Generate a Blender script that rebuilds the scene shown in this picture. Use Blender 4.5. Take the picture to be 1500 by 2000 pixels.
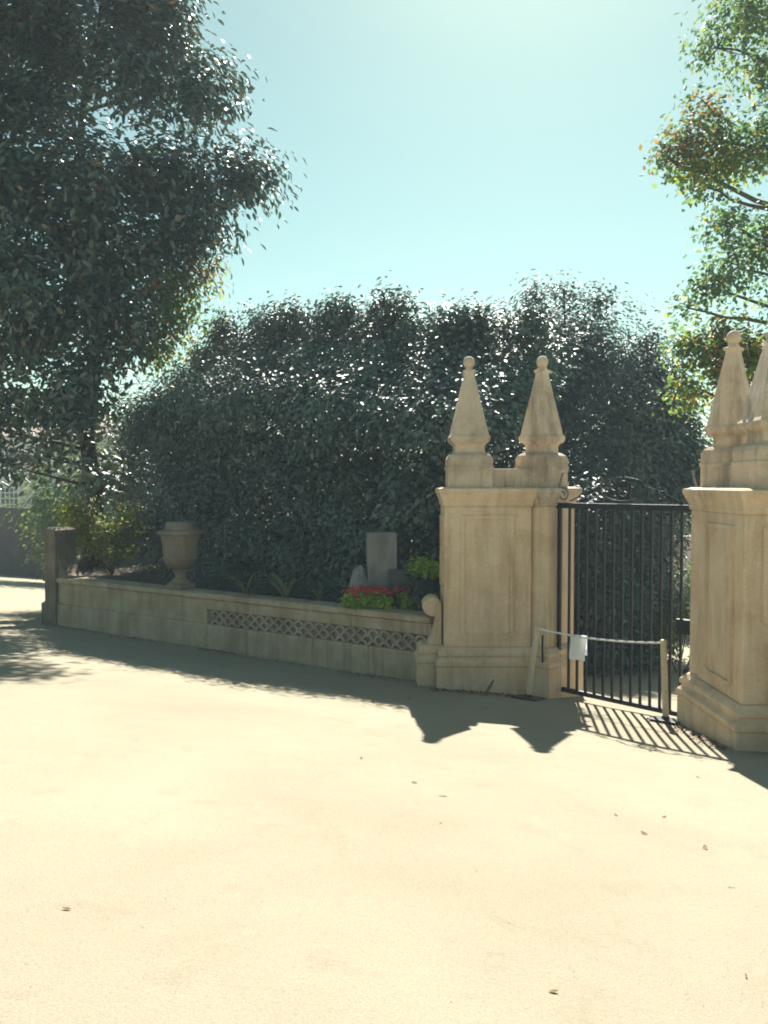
import bpy, bmesh, math, random
import numpy as np
from mathutils import Vector

random.seed(7)
RNG = np.random.default_rng(7)
R = math.radians
for o in list(bpy.data.objects):
    bpy.data.objects.remove(o)
SC = bpy.context.scene
COL = SC.collection

# ------------------------------------------------------------------ camera
CAM_Z = 2.83
cam_d = bpy.data.cameras.new('camera')
cam = bpy.data.objects.new('camera', cam_d)
COL.objects.link(cam)
cam.location = (0, 0, CAM_Z)
cam.rotation_euler = (R(90 - 1.97), 0, 0)
cam_d.sensor_fit = 'VERTICAL'
cam_d.sensor_height = 36.0
cam_d.lens = 28.8
cam_d.clip_start = 0.05
cam_d.clip_end = 2000
SC.camera = cam

# ------------------------------------------------------------------ sky and sun
SUN_AZ, SUN_EL = R(10.6), R(44.3)      # azimuth from +Y towards +X
world = bpy.data.worlds.new('World')
SC.world = world
world.use_nodes = True
wn, wl = world.node_tree.nodes, world.node_tree.links
bg = wn['Background']
sky = wn.new('ShaderNodeTexSky')
sky.sky_type = 'NISHITA'
sky.sun_disc = False
sky.sun_elevation = SUN_EL
sky.sun_rotation = SUN_AZ
sky.altitude = 0
sky.air_density = 1.0
sky.dust_density = 0.4
sky.ozone_density = 1.0
tint = wn.new('ShaderNodeMix')
tint.data_type = 'RGBA'
tint.blend_type = 'MULTIPLY'
tint.inputs[0].default_value = 1.0
tint.inputs[7].default_value = (0.87, 1.02, 0.71, 1)
wl.new(sky.outputs[0], tint.inputs[6])
wl.new(tint.outputs[2], bg.inputs[0])
bg.inputs[1].default_value = 0.05

sun_d = bpy.data.lights.new('sun', 'SUN')
sun = bpy.data.objects.new('sun', sun_d)
COL.objects.link(sun)
sdir = Vector((math.sin(SUN_AZ) * math.cos(SUN_EL), math.cos(SUN_AZ) * math.cos(SUN_EL), math.sin(SUN_EL)))
sun.rotation_euler = (-sdir).to_track_quat('-Z', 'Y').to_euler()
sun.location = sdir * 60
sun_d.energy = 5.0
sun_d.angle = R(0.53)
sun_d.color = (1.0, 0.955, 0.87)

vs = SC.view_settings
vs.view_transform = 'Standard'
vs.look = 'None'
vs.exposure = 1.62
vs.gamma = 1.0
SC.render.engine = 'CYCLES'
SC.cycles.use_denoising = True
SC.cycles.max_bounces = 8
SC.cycles.diffuse_bounces = 5
SC.cycles.glossy_bounces = 3
SC.cycles.transmission_bounces = 4
SC.cycles.filter_width = 1.9

# ------------------------------------------------------------------ materials
def new_mat(name):
    m = bpy.data.materials.new(name)
    m.use_nodes = True
    nt = m.node_tree
    return m, nt, nt.nodes['Principled BSDF']

def ramp(nt, fac, stops):
    r = nt.nodes.new('ShaderNodeValToRGB')
    els = r.color_ramp.elements
    while len(els) < len(stops):
        els.new(0.5)
    for e, (p, c) in zip(els, stops):
        e.position = p
        e.color = (*c, 1)
    nt.links.new(fac, r.inputs[0])
    return r.outputs[0]

def noise(nt, scale, detail=6, rough=0.6, vec=None, dist=0.0):
    n = nt.nodes.new('ShaderNodeTexNoise')
    n.inputs['Scale'].default_value = scale
    n.inputs['Detail'].default_value = detail
    n.inputs['Roughness'].default_value = rough
    n.inputs['Distortion'].default_value = dist
    if vec is not None:
        nt.links.new(vec, n.inputs['Vector'])
    return n.outputs['Fac']

def objco(nt, scale=(1, 1, 1)):
    t = nt.nodes.new('ShaderNodeTexCoord')
    mp = nt.nodes.new('ShaderNodeMapping')
    mp.inputs['Scale'].default_value = scale
    g = nt.nodes.new('ShaderNodeNewGeometry')
    nt.links.new(g.outputs['Position'], mp.inputs['Vector'])
    return mp.outputs[0]

def mixc(nt, fac, a, b, mode='MIX'):
    m = nt.nodes.new('ShaderNodeMix')
    m.data_type = 'RGBA'
    m.blend_type = mode
    for i, v in ((0, fac), (6, a), (7, b)):
        if isinstance(v, (int, float)):
            m.inputs[i].default_value = v
        elif isinstance(v, tuple):
            m.inputs[i].default_value = (*v, 1)
        else:
            nt.links.new(v, m.inputs[i])
    return m.outputs[2]

def bump(nt, h, bsdf, strength, dist):
    b = nt.nodes.new('ShaderNodeBump')
    b.inputs['Strength'].default_value = strength
    b.inputs['Distance'].default_value = dist
    nt.links.new(h, b.inputs['Height'])
    nt.links.new(b.outputs[0], bsdf.inputs['Normal'])

def stone(name, dark, mid, light, stain=(0.10, 0.085, 0.065), amount=0.55, rough=0.9):
    m, nt, b = new_mat(name)
    pos = objco(nt)
    base = ramp(nt, noise(nt, 2.3, 8, 0.62, pos), [(0.30, dark), (0.5, mid), (0.72, light)])
    streak = noise(nt, 1.0, 6, 0.65, objco(nt, (5.0, 5.0, 0.55)), 0.4)
    sfac = ramp(nt, streak, [(0.48, (0, 0, 0)), (0.70, (amount,) * 3)])
    c1 = mixc(nt, sfac, base, stain)
    blot = ramp(nt, noise(nt, 0.9, 5, 0.7, pos, 0.6), [(0.56, (0, 0, 0)), (0.74, (amount * 0.8,) * 3)])
    c2 = mixc(nt, blot, c1, stain)
    grain = ramp(nt, noise(nt, 55, 4, 0.7, pos), [(0.25, (0.80,) * 3), (0.75, (1.12,) * 3)])
    c3 = mixc(nt, 1.0, c2, grain, 'MULTIPLY')
    nt.links.new(c3, b.inputs['Base Color'])
    b.inputs['Roughness'].default_value = rough
    b.inputs['Specular IOR Level'].default_value = 0.25
    bump(nt, noise(nt, 26, 8, 0.7, pos), b, 0.5, 0.02)
    return m

M = {}
M['pier'] = stone('warm_sandstone', (0.55, 0.395, 0.25), (0.67, 0.50, 0.335), (0.73, 0.575, 0.41), (0.32, 0.215, 0.135), 0.52)
M['pier_top'] = stone('weathered_sandstone', (0.40, 0.305, 0.215), (0.57, 0.45, 0.33), (0.66, 0.54, 0.42), (0.18, 0.13, 0.09), 0.75)
M['wall'] = stone('grey_wall_stone', (0.34, 0.255, 0.165), (0.44, 0.34, 0.225), (0.52, 0.42, 0.295), (0.20, 0.145, 0.095), 0.6)
M['tile'] = stone('fired_clay_tile', (0.30, 0.235, 0.17), (0.42, 0.335, 0.25), (0.50, 0.42, 0.33), (0.16, 0.125, 0.095), 0.6)
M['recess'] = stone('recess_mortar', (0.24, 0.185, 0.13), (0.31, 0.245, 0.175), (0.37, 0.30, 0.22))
M['brown'] = stone('brown_stone', (0.15, 0.115, 0.085), (0.20, 0.155, 0.115), (0.26, 0.21, 0.16), (0.10, 0.085, 0.07), 0.5)
M['urn'] = stone('weathered_urn_stone', (0.17, 0.13, 0.092), (0.235, 0.185, 0.13), (0.30, 0.24, 0.17), (0.12, 0.092, 0.065), 0.6)
M['dark_brown'] = stone('dark_brown_stone', (0.05, 0.036, 0.027), (0.07, 0.05, 0.038), (0.09, 0.068, 0.05))
M['stele'] = stone('grey_granite', (0.19, 0.18, 0.17), (0.25, 0.24, 0.225), (0.31, 0.30, 0.285), (0.12, 0.115, 0.11), 0.6)
M['dark_stone'] = stone('dark_slate', (0.05, 0.05, 0.052), (0.075, 0.075, 0.08), (0.11, 0.11, 0.115))
M['facade'] = stone('pale_render', (0.55, 0.52, 0.46), (0.62, 0.59, 0.53), (0.68, 0.65, 0.60), (0.45, 0.42, 0.37), 0.3)
M['roof'] = stone('roof_tile', (0.26, 0.21, 0.17), (0.34, 0.28, 0.23), (0.40, 0.34, 0.29))
M['soil'] = stone('garden_soil', (0.045, 0.032, 0.02), (0.07, 0.05, 0.032), (0.10, 0.075, 0.05))
M['pink'] = stone('pale_pink_render', (0.68, 0.55, 0.50), (0.75, 0.62, 0.57), (0.8, 0.68, 0.63), (0.6, 0.5, 0.45), 0.2)

# packed sandy ground
m, nt, b = new_mat('packed_sand')
pos = objco(nt)
c = ramp(nt, noise(nt, 0.55, 8, 0.6, pos, 0.3), [(0.28, (0.280, 0.243, 0.172)), (0.5, (0.310, 0.272, 0.196)), (0.75, (0.340, 0.302, 0.222))])
c = mixc(nt, ramp(nt, noise(nt, 2.6, 8, 0.7, pos, 0.8), [(0.54, (0, 0, 0)), (0.78, (0.5,) * 3)]), c, (0.235, 0.183, 0.122))
c = mixc(nt, ramp(nt, noise(nt, 9.0, 6, 0.7, pos, 0.5), [(0.60, (0, 0, 0)), (0.75, (0.5,) * 3)]), c, (0.40, 0.35, 0.26))
c = mixc(nt, 1.0, c, ramp(nt, noise(nt, 130, 4, 0.8, pos), [(0.3, (0.70,) * 3), (0.7, (1.2,) * 3)]), 'MULTIPLY')
vor = nt.nodes.new('ShaderNodeTexVoronoi')
vor.inputs['Scale'].default_value = 38
nt.links.new(pos, vor.inputs['Vector'])
c = mixc(nt, ramp(nt, vor.outputs['Distance'], [(0.04, (0.25,) * 3), (0.10, (0, 0, 0))]), c, (0.36, 0.29, 0.19))
nt.links.new(c, b.inputs['Base Color'])
b.inputs['Roughness'].default_value = 0.95
b.inputs['Specular IOR Level'].default_value = 0.15
bump(nt, noise(nt, 60, 10, 0.8, pos), b, 0.6, 0.016)
M['ground'] = m

def plain(name, col, rough=0.6, metal=0.0, var=0.25, scale=30, spec=0.5):
    m, nt, b = new_mat(name)
    f = ramp(nt, noise(nt, scale, 5, 0.65, objco(nt)), [(0.3, tuple(v * (1 - var) for v in col)), (0.7, tuple(min(1, v * (1 + var)) for v in col))])
    nt.links.new(f, b.inputs['Base Color'])
    b.inputs['Roughness'].default_value = rough
    b.inputs['Metallic'].default_value = metal
    b.inputs['Specular IOR Level'].default_value = spec
    return m
M['iron'] = plain('painted_iron', (0.010, 0.011, 0.013), 0.45, 0.0, 0.4, 60, 0.25)
M['glint_iron'] = plain('glint_scroll_iron', (0.16, 0.15, 0.135), 0.5, 0.2, 0.4, 60, 0.6)  # paler than the bars: glints put into the scroll colour
M['post'] = plain('cream_painted_wood', (0.52, 0.43, 0.29), 0.55, 0, 0.15, 25)
M['plate'] = plain('black_steel_plate', (0.02, 0.02, 0.022), 0.4, 0, 0.4, 20)
M['rope'] = plain('white_rope', (0.75, 0.73, 0.68), 0.85, 0, 0.12, 90)
M['bark'] = plain('dark_bark', (0.055, 0.042, 0.032), 0.95, 0, 0.5, 14, 0.2)
M['bark_pale'] = plain('grey_bark', (0.10, 0.08, 0.06), 0.95, 0, 0.5, 14, 0.2)
M['glass'] = plain('dark_window_glass', (0.03, 0.035, 0.04), 0.08, 0, 0.2, 2, 0.8)
M['wood'] = plain('white_window_wood', (0.7, 0.68, 0.62), 0.6, 0, 0.08, 8)
M['dry_leaf'] = plain('dry_fallen_leaf', (0.15, 0.085, 0.035), 0.8, 0, 0.5, 18, 0.3)
M['pebble'] = plain('pebble', (0.50, 0.43, 0.31), 0.9, 0, 0.3, 40, 0.2)

def translucent_mat(name, stops, rough=0.35, trans=0.35, gloss=0.5, tcol=(1.0, 1.0, 0.55), coat=0.0, ior=1.5):
    """leaf: glossy upper surface plus light passing through; colour varies leaf by leaf"""
    m, nt, b = new_mat(name)
    g = nt.nodes.new('ShaderNodeNewGeometry')
    c = ramp(nt, g.outputs['Random Per Island'], stops)
    nt.links.new(c, b.inputs['Base Color'])
    b.inputs['Roughness'].default_value = rough
    b.inputs['Specular IOR Level'].default_value = gloss
    b.inputs['Coat Weight'].default_value = coat
    b.inputs['IOR'].default_value = ior
    b.inputs['Coat Roughness'].default_value = 0.5
    t = nt.nodes.new('ShaderNodeBsdfTranslucent')
    tc = mixc(nt, 1.0, c, tuple(v * 2.2 for v in tcol), 'MULTIPLY')
    nt.links.new(tc, t.inputs['Color'])
    mx = nt.nodes.new('ShaderNodeMixShader')
    mx.inputs[0].default_value = trans
    nt.links.new(b.outputs[0], mx.inputs[1])
    nt.links.new(t.outputs[0], mx.inputs[2])
    nt.links.new(mx.outputs[0], nt.nodes['Material Output'].inputs['Surface'])
    return m
M['magnolia'] = translucent_mat('magnolia_leaf', [(0.0, (0.015, 0.038, 0.026)), (0.6, (0.028, 0.06, 0.036)), (0.9, (0.05, 0.078, 0.034)), (0.985, (0.11, 0.075, 0.03)), (1.0, (0.20, 0.09, 0.03))], 0.52, 0.12, 1.0, coat=0.25, ior=1.52)
M['camellia'] = translucent_mat('camellia_leaf', [(0.0, (0.016, 0.042, 0.03)), (0.6, (0.028, 0.065, 0.042)), (1.0, (0.055, 0.095, 0.045))], 0.53, 0.08, 1.0, coat=0.25, ior=1.52)
M['dark_leaf'] = translucent_mat('dark_evergreen_leaf', [(0.0, (0.018, 0.04, 0.03)), (0.7, (0.03, 0.06, 0.04)), (1.0, (0.05, 0.08, 0.04))], 0.55, 0.10, 1.0, coat=0.25, ior=1.52)
M['autumn'] = translucent_mat('autumn_leaf', [(0.0, (0.06, 0.12, 0.04)), (0.5, (0.10, 0.17, 0.04)), (0.78, (0.20, 0.20, 0.04)), (0.94, (0.28, 0.17, 0.04)), (1.0, (0.24, 0.09, 0.04))], 0.5, 0.5, 0.4, (1.0, 1.0, 0.6))
M['oak'] = translucent_mat('oak_leaf', [(0.0, (0.045, 0.09, 0.05)), (0.6, (0.07, 0.12, 0.055)), (0.9, (0.12, 0.15, 0.05)), (1.0, (0.22, 0.17, 0.05))], 0.5, 0.5, 0.6, (0.95, 1.0, 0.7))
M['yellow'] = translucent_mat('yellow_green_leaf', [(0.0, (0.06, 0.10, 0.02)), (0.6, (0.13, 0.16, 0.03)), (1.0, (0.22, 0.20, 0.04))], 0.5, 0.48, 0.35)
M['bronze'] = translucent_mat('bronze_leaf', [(0.0, (0.08, 0.05, 0.02)), (0.5, (0.16, 0.10, 0.03)), (1.0, (0.24, 0.13, 0.04))], 0.5, 0.45, 0.35, (1, 0.9, 0.5))
M['far_green'] = translucent_mat('far_green_leaf', [(0.0, (0.05, 0.09, 0.02)), (0.6, (0.08, 0.13, 0.03)), (1.0, (0.13, 0.16, 0.03))], 0.5, 0.4, 0.3)
M['teal_leaf'] = translucent_mat('border_leaf', [(0.0, (0.025, 0.055, 0.045)), (0.6, (0.04, 0.075, 0.06)), (1.0, (0.06, 0.095, 0.07))], 0.5, 0.15, 0.4)
M['lime'] = translucent_mat('sun_bright_lime_leaf', [(0.0, (0.16, 0.26, 0.03)), (0.6, (0.26, 0.36, 0.05)), (1.0, (0.36, 0.42, 0.08))], 0.45, 0.45, 0.4)  # lightness raised to stand in for sun on the shrub top
M['petal'] = translucent_mat('red_petal', [(0.0, (0.40, 0.02, 0.04)), (0.6, (0.55, 0.05, 0.08)), (1.0, (0.6, 0.12, 0.14))], 0.5, 0.5, 0.3, (1.0, 0.5, 0.5))
M['strap'] = translucent_mat('strap_leaf', [(0.0, (0.10, 0.10, 0.05)), (0.6, (0.16, 0.16, 0.08)), (1.0, (0.24, 0.18, 0.10))], 0.35, 0.3, 0.6)
M['paper'] = translucent_mat('white_paper', [(0.0, (0.80, 0.80, 0.79)), (1.0, (0.82, 0.82, 0.81))], 0.7, 0.5, 0.2, (0.45, 0.45, 0.45))

# ------------------------------------------------------------------ builders
def root_loc(p):
    v = Vector((0, 0, 0))
    while p is not None:
        v += p.location
        p = p.parent
    return v

def link(name, me, mat, parent=None, loc=None):
    o = bpy.data.objects.new(name, me)
    COL.objects.link(o)
    if mat is not None and not me.materials:
        me.materials.append(mat)
    if parent is not None:
        o.parent = parent
    if loc is not None:
        o.location = Vector(loc) - root_loc(parent)
    return o

def tag(o, label=None, cat=None, group=None, kind=None):
    for k, v in (('label', label), ('category', cat), ('group', group), ('kind', kind)):
        if v:
            o[k] = v
    return o

def empty(name, loc, label, cat, group=None):
    o = bpy.data.objects.new(name, None)
    COL.objects.link(o)
    o.location = loc
    o.empty_display_size = 0.2
    return tag(o, label, cat, group)

class MB:
    def __init__(s, xf=None):
        s.v, s.f, s.xf = [], [], xf
    def add(s, vs, fs):
        n = len(s.v)
        s.v += [tuple(p) for p in vs]
        s.f += [tuple(i + n for i in f) for f in fs]
        return s
    def box(s, x0, x1, y0, y1, z0, z1):
        return s.add([(x, y, z) for z in (z0, z1) for x, y in ((x0, y0), (x1, y0), (x1, y1), (x0, y1))],
                     [(3, 2, 1, 0), (4, 5, 6, 7), (0, 1, 5, 4), (1, 2, 6, 5), (2, 3, 7, 6), (3, 0, 4, 7)])
    def stack(s, c, h, rot, prof):
        """rectangular shaft: profile of (outward offset, z), optional per-level scale by offset"""
        ca, sa = math.cos(rot), math.sin(rot)
        vs, fs = [], []
        for off, z in prof:
            for sx, sy in ((-1, -1), (1, -1), (1, 1), (-1, 1)):
                x, y = sx * (h[0] + off), sy * (h[1] + off)
                vs.append((c[0] + x * ca - y * sa, c[1] + x * sa + y * ca, z))
        n = len(prof)
        for k in range(n - 1):
            for j in range(4):
                a, b2 = k * 4 + j, k * 4 + (j + 1) % 4
                fs.append((a, b2, b2 + 4, a + 4))
        fs.append((3, 2, 1, 0))
        t = (n - 1) * 4
        fs.append((t, t + 1, t + 2, t + 3))
        return s.add(vs, fs)
    def lathe(s, c, prof, n=20):
        vs, fs = [], []
        for r, z in prof:
            for j in range(n):
                a = 2 * math.pi * j / n
                vs.append((c[0] + r * math.cos(a), c[1] + r * math.sin(a), c[2] + z))
        for k in range(len(prof) - 1):
            for j in range(n):
                a, b2 = k * n + j, k * n + (j + 1) % n
                fs.append((a, b2, b2 + n, a + n))
        fs.append(tuple(reversed(range(n))))
        t = (len(prof) - 1) * n
        fs.append(tuple(range(t, t + n)))
        return s.add(vs, fs)
    def tube(s, pts, r, n=6):
        pts = [Vector(p) for p in pts]
        rs = r if isinstance(r, (list, tuple)) else [r] * len(pts)
        vs, fs = [], []
        for i, p in enumerate(pts):
            d = (pts[min(i + 1, len(pts) - 1)] - pts[max(i - 1, 0)])
            d = d.normalized() if d.length > 1e-9 else Vector((0, 0, 1))
            ref = Vector((0, 0, 1)) if abs(d.z) < 0.9 else Vector((1, 0, 0))
            a = d.cross(ref).normalized()
            b2 = d.cross(a)
            for j in range(n):
                t = 2 * math.pi * j / n
                vs.append(p + (a * math.cos(t) + b2 * math.sin(t)) * rs[i])
        for k in range(len(pts) - 1):
            for j in range(n):
                a, b2 = k * n + j, k * n + (j + 1) % n
                fs.append((a, b2, b2 + n, a + n))
        fs.append(tuple(reversed(range(n))))
        t = (len(pts) - 1) * n
        fs.append(tuple(range(t, t + n)))
        return s.add(vs, fs)
    def prism(s, poly, y0, y1):
        """outline in (x, z), extruded along y"""
        n = len(poly)
        vs = [(x, y0, z) for x, z in poly] + [(x, y1, z) for x, z in poly]
        fs = [tuple(range(n)), tuple(reversed(range(n, 2 * n)))]
        fs += [(i, i + n, (i + 1) % n + n, (i + 1) % n) for i in range(n)]
        return s.add(vs, fs)
    def build(s, name, mat, parent=None, smooth=False, bevel=0.0, jitter=0.0):
        o0 = root_loc(parent)
        vs = [s.xf(p) if s.xf else p for p in s.v]
        if jitter:
            vs = [tuple(c + random.uniform(-jitter, jitter) for c in p) for p in vs]
        me = bpy.data.meshes.new(name)
        me.from_pydata([tuple(Vector(p) - o0) for p in vs], [], s.f)
        bm = bmesh.new()
        bm.from_mesh(me)
        bmesh.ops.recalc_face_normals(bm, faces=bm.faces)
        if bevel:
            ed = [e for e in bm.edges if len(e.link_faces) == 2 and e.calc_face_angle(0) > 0.5]
            bmesh.ops.bevel(bm, geom=ed, offset=bevel, segments=2, profile=0.6, affect='EDGES', clamp_overlap=True)
        bm.to_mesh(me)
        bm.free()
        if smooth:
            me.shade_smooth()
        return link(name, me, mat, parent)

# ------------------------------------------------------------------ foliage
def leaf_mesh(name, pos, nrm, dirv, length, width, fold=0.09):
    """one mesh of many two-facet leaves; pos (N,3), nrm upper-face normals, dirv leaf directions"""
    N = len(pos)
    d = dirv - nrm * np.sum(dirv * nrm, 1, keepdims=True)
    d /= np.linalg.norm(d, axis=1, keepdims=True) + 1e-9
    s = np.cross(nrm, d)
    L = length[:, None]
    W = width[:, None]
    v = np.empty((N, 6, 3))
    v[:, 0] = pos
    v[:, 1] = pos + d * L * 0.35 + s * W * 0.5 + nrm * W * fold
    v[:, 2] = pos + d * L * 0.72 + s * W * 0.42 + nrm * (W * fold - L * 0.05)
    v[:, 3] = pos + d * L - nrm * L * 0.14
    v[:, 4] = pos + d * L * 0.72 - s * W * 0.42 + nrm * (W * fold - L * 0.05)
    v[:, 5] = pos + d * L * 0.35 - s * W * 0.5 + nrm * W * fold
    me = bpy.data.meshes.new(name)
    me.vertices.add(N * 6)
    me.vertices.foreach_set('co', v.reshape(-1).astype(np.float32))
    idx = np.array([0, 3, 2, 1, 0, 5, 4, 3], np.int32)
    loops = (np.arange(N, dtype=np.int32)[:, None] * 6 + idx[None, :]).reshape(-1)
    me.loops.add(N * 8)
    me.loops.foreach_set('vertex_index', loops)
    me.polygons.add(N * 2)
    me.polygons.foreach_set('loop_start', np.arange(0, N * 8, 4, dtype=np.int32))
    me.polygons.foreach_set('loop_total', np.full(N * 2, 4, np.int32))
    me.update(calc_edges=True)
    me.validate()
    return me

def unit(n):
    v = RNG.normal(size=(n, 3))
    return v / np.linalg.norm(v, axis=1, keepdims=True)

def crown_points(blobs, n_leaf, per=16, spread=0.2, shell=0.45):
    """leaf clusters inside uneven blobs; blob = (x, y, z, rx, ry, rz[, weight])"""
    vol = np.array([max(0.05, b[3] * b[4] * b[5]) ** (2 / 3) * (b[6] if len(b) > 6 else 1) for b in blobs])
    cnt = np.maximum(1, (vol / vol.sum() * n_leaf / per)).astype(int)
    P, O = [], []
    for b, n in zip(blobs, cnt):
        u = unit(n)
        k = RNG.normal(size=(5, 3)) * 2.2
        ph = RNG.uniform(0, 6.28, 5)
        lob = 1 + 0.11 * np.sin(u @ k.T + ph).sum(1) * 0.8
        rad = RNG.uniform(0, 1, n) ** shell * np.clip(lob, 0.55, 1.45)
        c = np.array(b[:3]) + u * rad[:, None] * np.array(b[3:6])
        cc = np.repeat(c, per, 0) + RNG.normal(size=(n * per, 3)) * spread
        oo = np.repeat(u, per, 0)
        P.append(cc)
        O.append(oo)
    return np.concatenate(P), np.concatenate(O)

def foliage(name, blobs, n_leaf, mat, parent, length, aspect=0.42, per=16, spread=0.2, shell=0.45, upbias=0.75, droop=0.2, rand=0.42, outw=0.5, face=None, heart=None):
    P, O = crown_points(blobs, n_leaf, per, spread, shell)
    n = len(P)
    nr = O * outw + np.array([0, 0, upbias]) + unit(n) * rand
    if face is not None:                      # leaves turn to the open side of a hedge
        nr += np.array(face)
    if heart is not None:                     # leaves turn outward from the crown's axis
        h = (P - np.array(heart)) * np.array([1, 1, 0.35])
        nr += 0.5 * h / (np.linalg.norm(h, axis=1, keepdims=True) + 1e-6)
    nr /= np.linalg.norm(nr, axis=1, keepdims=True)
    d = O * 0.7 + unit(n) * 0.9 - np.array([0, 0, droop])
    L = length * RNG.uniform(0.65, 1.25, n)
    P = P - np.array(root_loc(parent))
    me = leaf_mesh(name, P, nr, d, L, L * aspect * RNG.uniform(0.8, 1.2, n))
    return link(name, me, mat, parent)

def limb(mb, a, b, r0, r1, wob=0.12, n=6, seg=6):
    a, b = Vector(a), Vector(b)
    L = (b - a).length
    o = Vector((random.uniform(-1, 1), random.uniform(-1, 1), random.uniform(-0.2, 0.6))) * L * wob
    pts, rs = [], []
    for i in range(seg + 1):
        t = i / seg
        p = a.lerp(b, t) + o * math.sin(math.pi * t) + Vector((random.uniform(-1, 1), random.uniform(-1, 1), random.uniform(-1, 1))) * L * 0.015 * (0 < i < seg)
        pts.append(p)
        rs.append(r0 + (r1 - r0) * t)
    mb.tube(pts, rs, n)
    return pts

def tree(name, label, base, trunk, r0, blobs, n_leaf, mat, leaf, bark='bark', group=None, extra=None, cat='tree', **kw):
    t = empty(name, base, label, cat, group)
    mb = MB()
    pts = [Vector(p) for p in trunk]
    n = len(pts)
    fine = []
    for i in range(n - 1):
        for k in range(4):
            fine.append(pts[i].lerp(pts[i + 1], k / 4))
    fine.append(pts[-1])
    rs = [r0 * (1 - 0.7 * i / (len(fine) - 1)) for i in range(len(fine))]
    rs[0] *= 1.35
    mb.tube(fine, rs, 9)
    mb.build('trunk', M[bark], t, smooth=True)
    br = MB()
    for b in blobs:
        c = Vector(b[:3])
        k = min(range(len(fine)), key=lambda i: (fine[i] - c).length + max(0, fine[i].z - c.z + 0.3) * 3 + (0 if i > 2 else 4))
        rad = max(0.02, min(rs[k] * 0.55, 0.028 + 0.010 * (fine[k] - c).length))
        limb(br, fine[k], c, rad, 0.018)
        for _ in range(5):
            u = unit(1)[0]
            tip = c + Vector((u[0] * b[3], u[1] * b[4], u[2] * b[5])) * 0.85
            limb(br, c, tip, 0.018, 0.006, n=4, seg=3)
    tag(br.build('branches', M[bark], t, smooth=True), kind='stuff')
    foliage('crown', blobs, n_leaf, M[mat], t, leaf, **kw)
    if extra:
        for (bl, nl, mt, lf) in extra:
            foliage('coloured_leaves', bl, nl, M[mt], t, lf, **kw)
    return t

# ------------------------------------------------------------------ terrain
SLX, SLY = 0.553, 0.833           # downhill direction
def gz(x, y):
    s = x * SLX + y * SLY
    lo, hi = -12.0, 44.0
    if s > hi:
        s = hi + 6 * math.tanh((s - hi) / 12)
    if s < lo:
        s = lo - 3 * math.tanh((lo - s) / 6)
    return 1.357 - 0.1363 * s

def ground():
    xs = sorted(set([-400, -250, -150, -100] + [i * 2 for i in range(-40, 41)] + [100, 150, 250, 400] + [i * 0.5 for i in range(-16, 17)]))
    ys = sorted(set([-200, -100, -50] + [i * 2 for i in range(-15, 51)] + [130, 180, 260, 400, 600] + [i * 0.5 for i in range(0, 33)]))
    vs, fs = [], []
    for y in ys:
        for x in xs:
            bz = 0.012 * math.sin(x * 2.1 + 1.3 * math.sin(y * 1.3)) * math.sin(y * 1.7) if abs(x) < 9 and 0 < y < 16 else 0
            vs.append((x, y, gz(x, y) + bz))
    nx = len(xs)
    for j in range(len(ys) - 1):
        for i in range(nx - 1):
            fs.append((j * nx + i, j * nx + i + 1, (j + 1) * nx + i + 1, (j + 1) * nx + i))
    me = bpy.data.meshes.new('ground')
    me.from_pydata(vs, [], fs)
    me.shade_smooth()
    return tag(link('ground', me, M['ground']), kind='structure')
ground()

# wall frame: t runs left along the wall front, v runs into the garden
W0 = Vector((0.54, 11.55, 0))
WT = Vector((-0.8305, 0.557, 0)).normalized()
WV = Vector((-WT.y * -1, 0, 0))
WV = Vector((WT.y, -WT.x, 0))
def wxf(p):
    q = W0 + WT * p[0] + WV * p[1]
    return (q.x, q.y, p[2])

# raised bed behind the wall
mb = MB(wxf)
N1, N2 = 24, 14
top = []
for i in range(N1 + 1):
    for j in range(N2 + 1):
        v = 0.30 + 7.5 * j / N2
        t = -0.6 + (9.5 + 1.1 * min(v, 4)) * i / N1
        top.append((t, v, 0.80 + 0.05 * math.sin(t * 2.3 + v) + 0.04 * math.sin(v * 3.1) + 0.03 * v))
low = [(p[0], p[1], -1.6) for p in top]
nv = len(top)
fs = []
for i in range(N1):
    for j in range(N2):
        a = i * (N2 + 1) + j
        fs.append((a, a + 1, a + N2 + 2, a + N2 + 1))
for j in range(N2):
    for i in (0, N1):
        a = i * (N2 + 1) + j
        fs.append((a, a + 1, a + 1 + nv, a + nv))
for i in range(N1):
    for j in (0, N2):
        a = i * (N2 + 1) + j
        fs.append((a, a + N2 + 1, a + N2 + 1 + nv, a + nv))
mb.add(top + low, fs)
tag(mb.build('garden_bed', M['soil']), kind='structure')

# ------------------------------------------------------------------ low garden wall
wall = empty('garden_wall', W0 + WT * 4, 'low grey stone garden wall with a band of stacked half-round tiles', 'wall')
WL = 8.55
def split(a, b, step):
    n = max(1, round((b - a) / step))
    e = [a + (b - a) * i / n + (random.uniform(-0.08, 0.08) if 0 < i < n else 0) for i in range(n + 1)]
    return list(zip(e[:-1], e[1:]))
G = 0.0015
TILE0, TILE1 = -0.05, 4.35
for a, b2 in split(-0.12, WL, 1.15):
    MB(wxf).stack(((a + b2) / 2, 0.24), ((b2 - a) / 2 - G, 0.24), 0, [(0, -0.25), (0, 0.40), (-0.012, 0.425)]).build('base_stone', M['wall'], wall, bevel=0.012, jitter=0.0012)
for a, b2 in split(-0.12, WL, 1.4):
    MB(wxf).box(a + G, b2 - G, 0.06, 0.44, 0.675, 0.845).build('frieze_stone', M['wall'], wall, bevel=0.01, jitter=0.0012)
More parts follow.
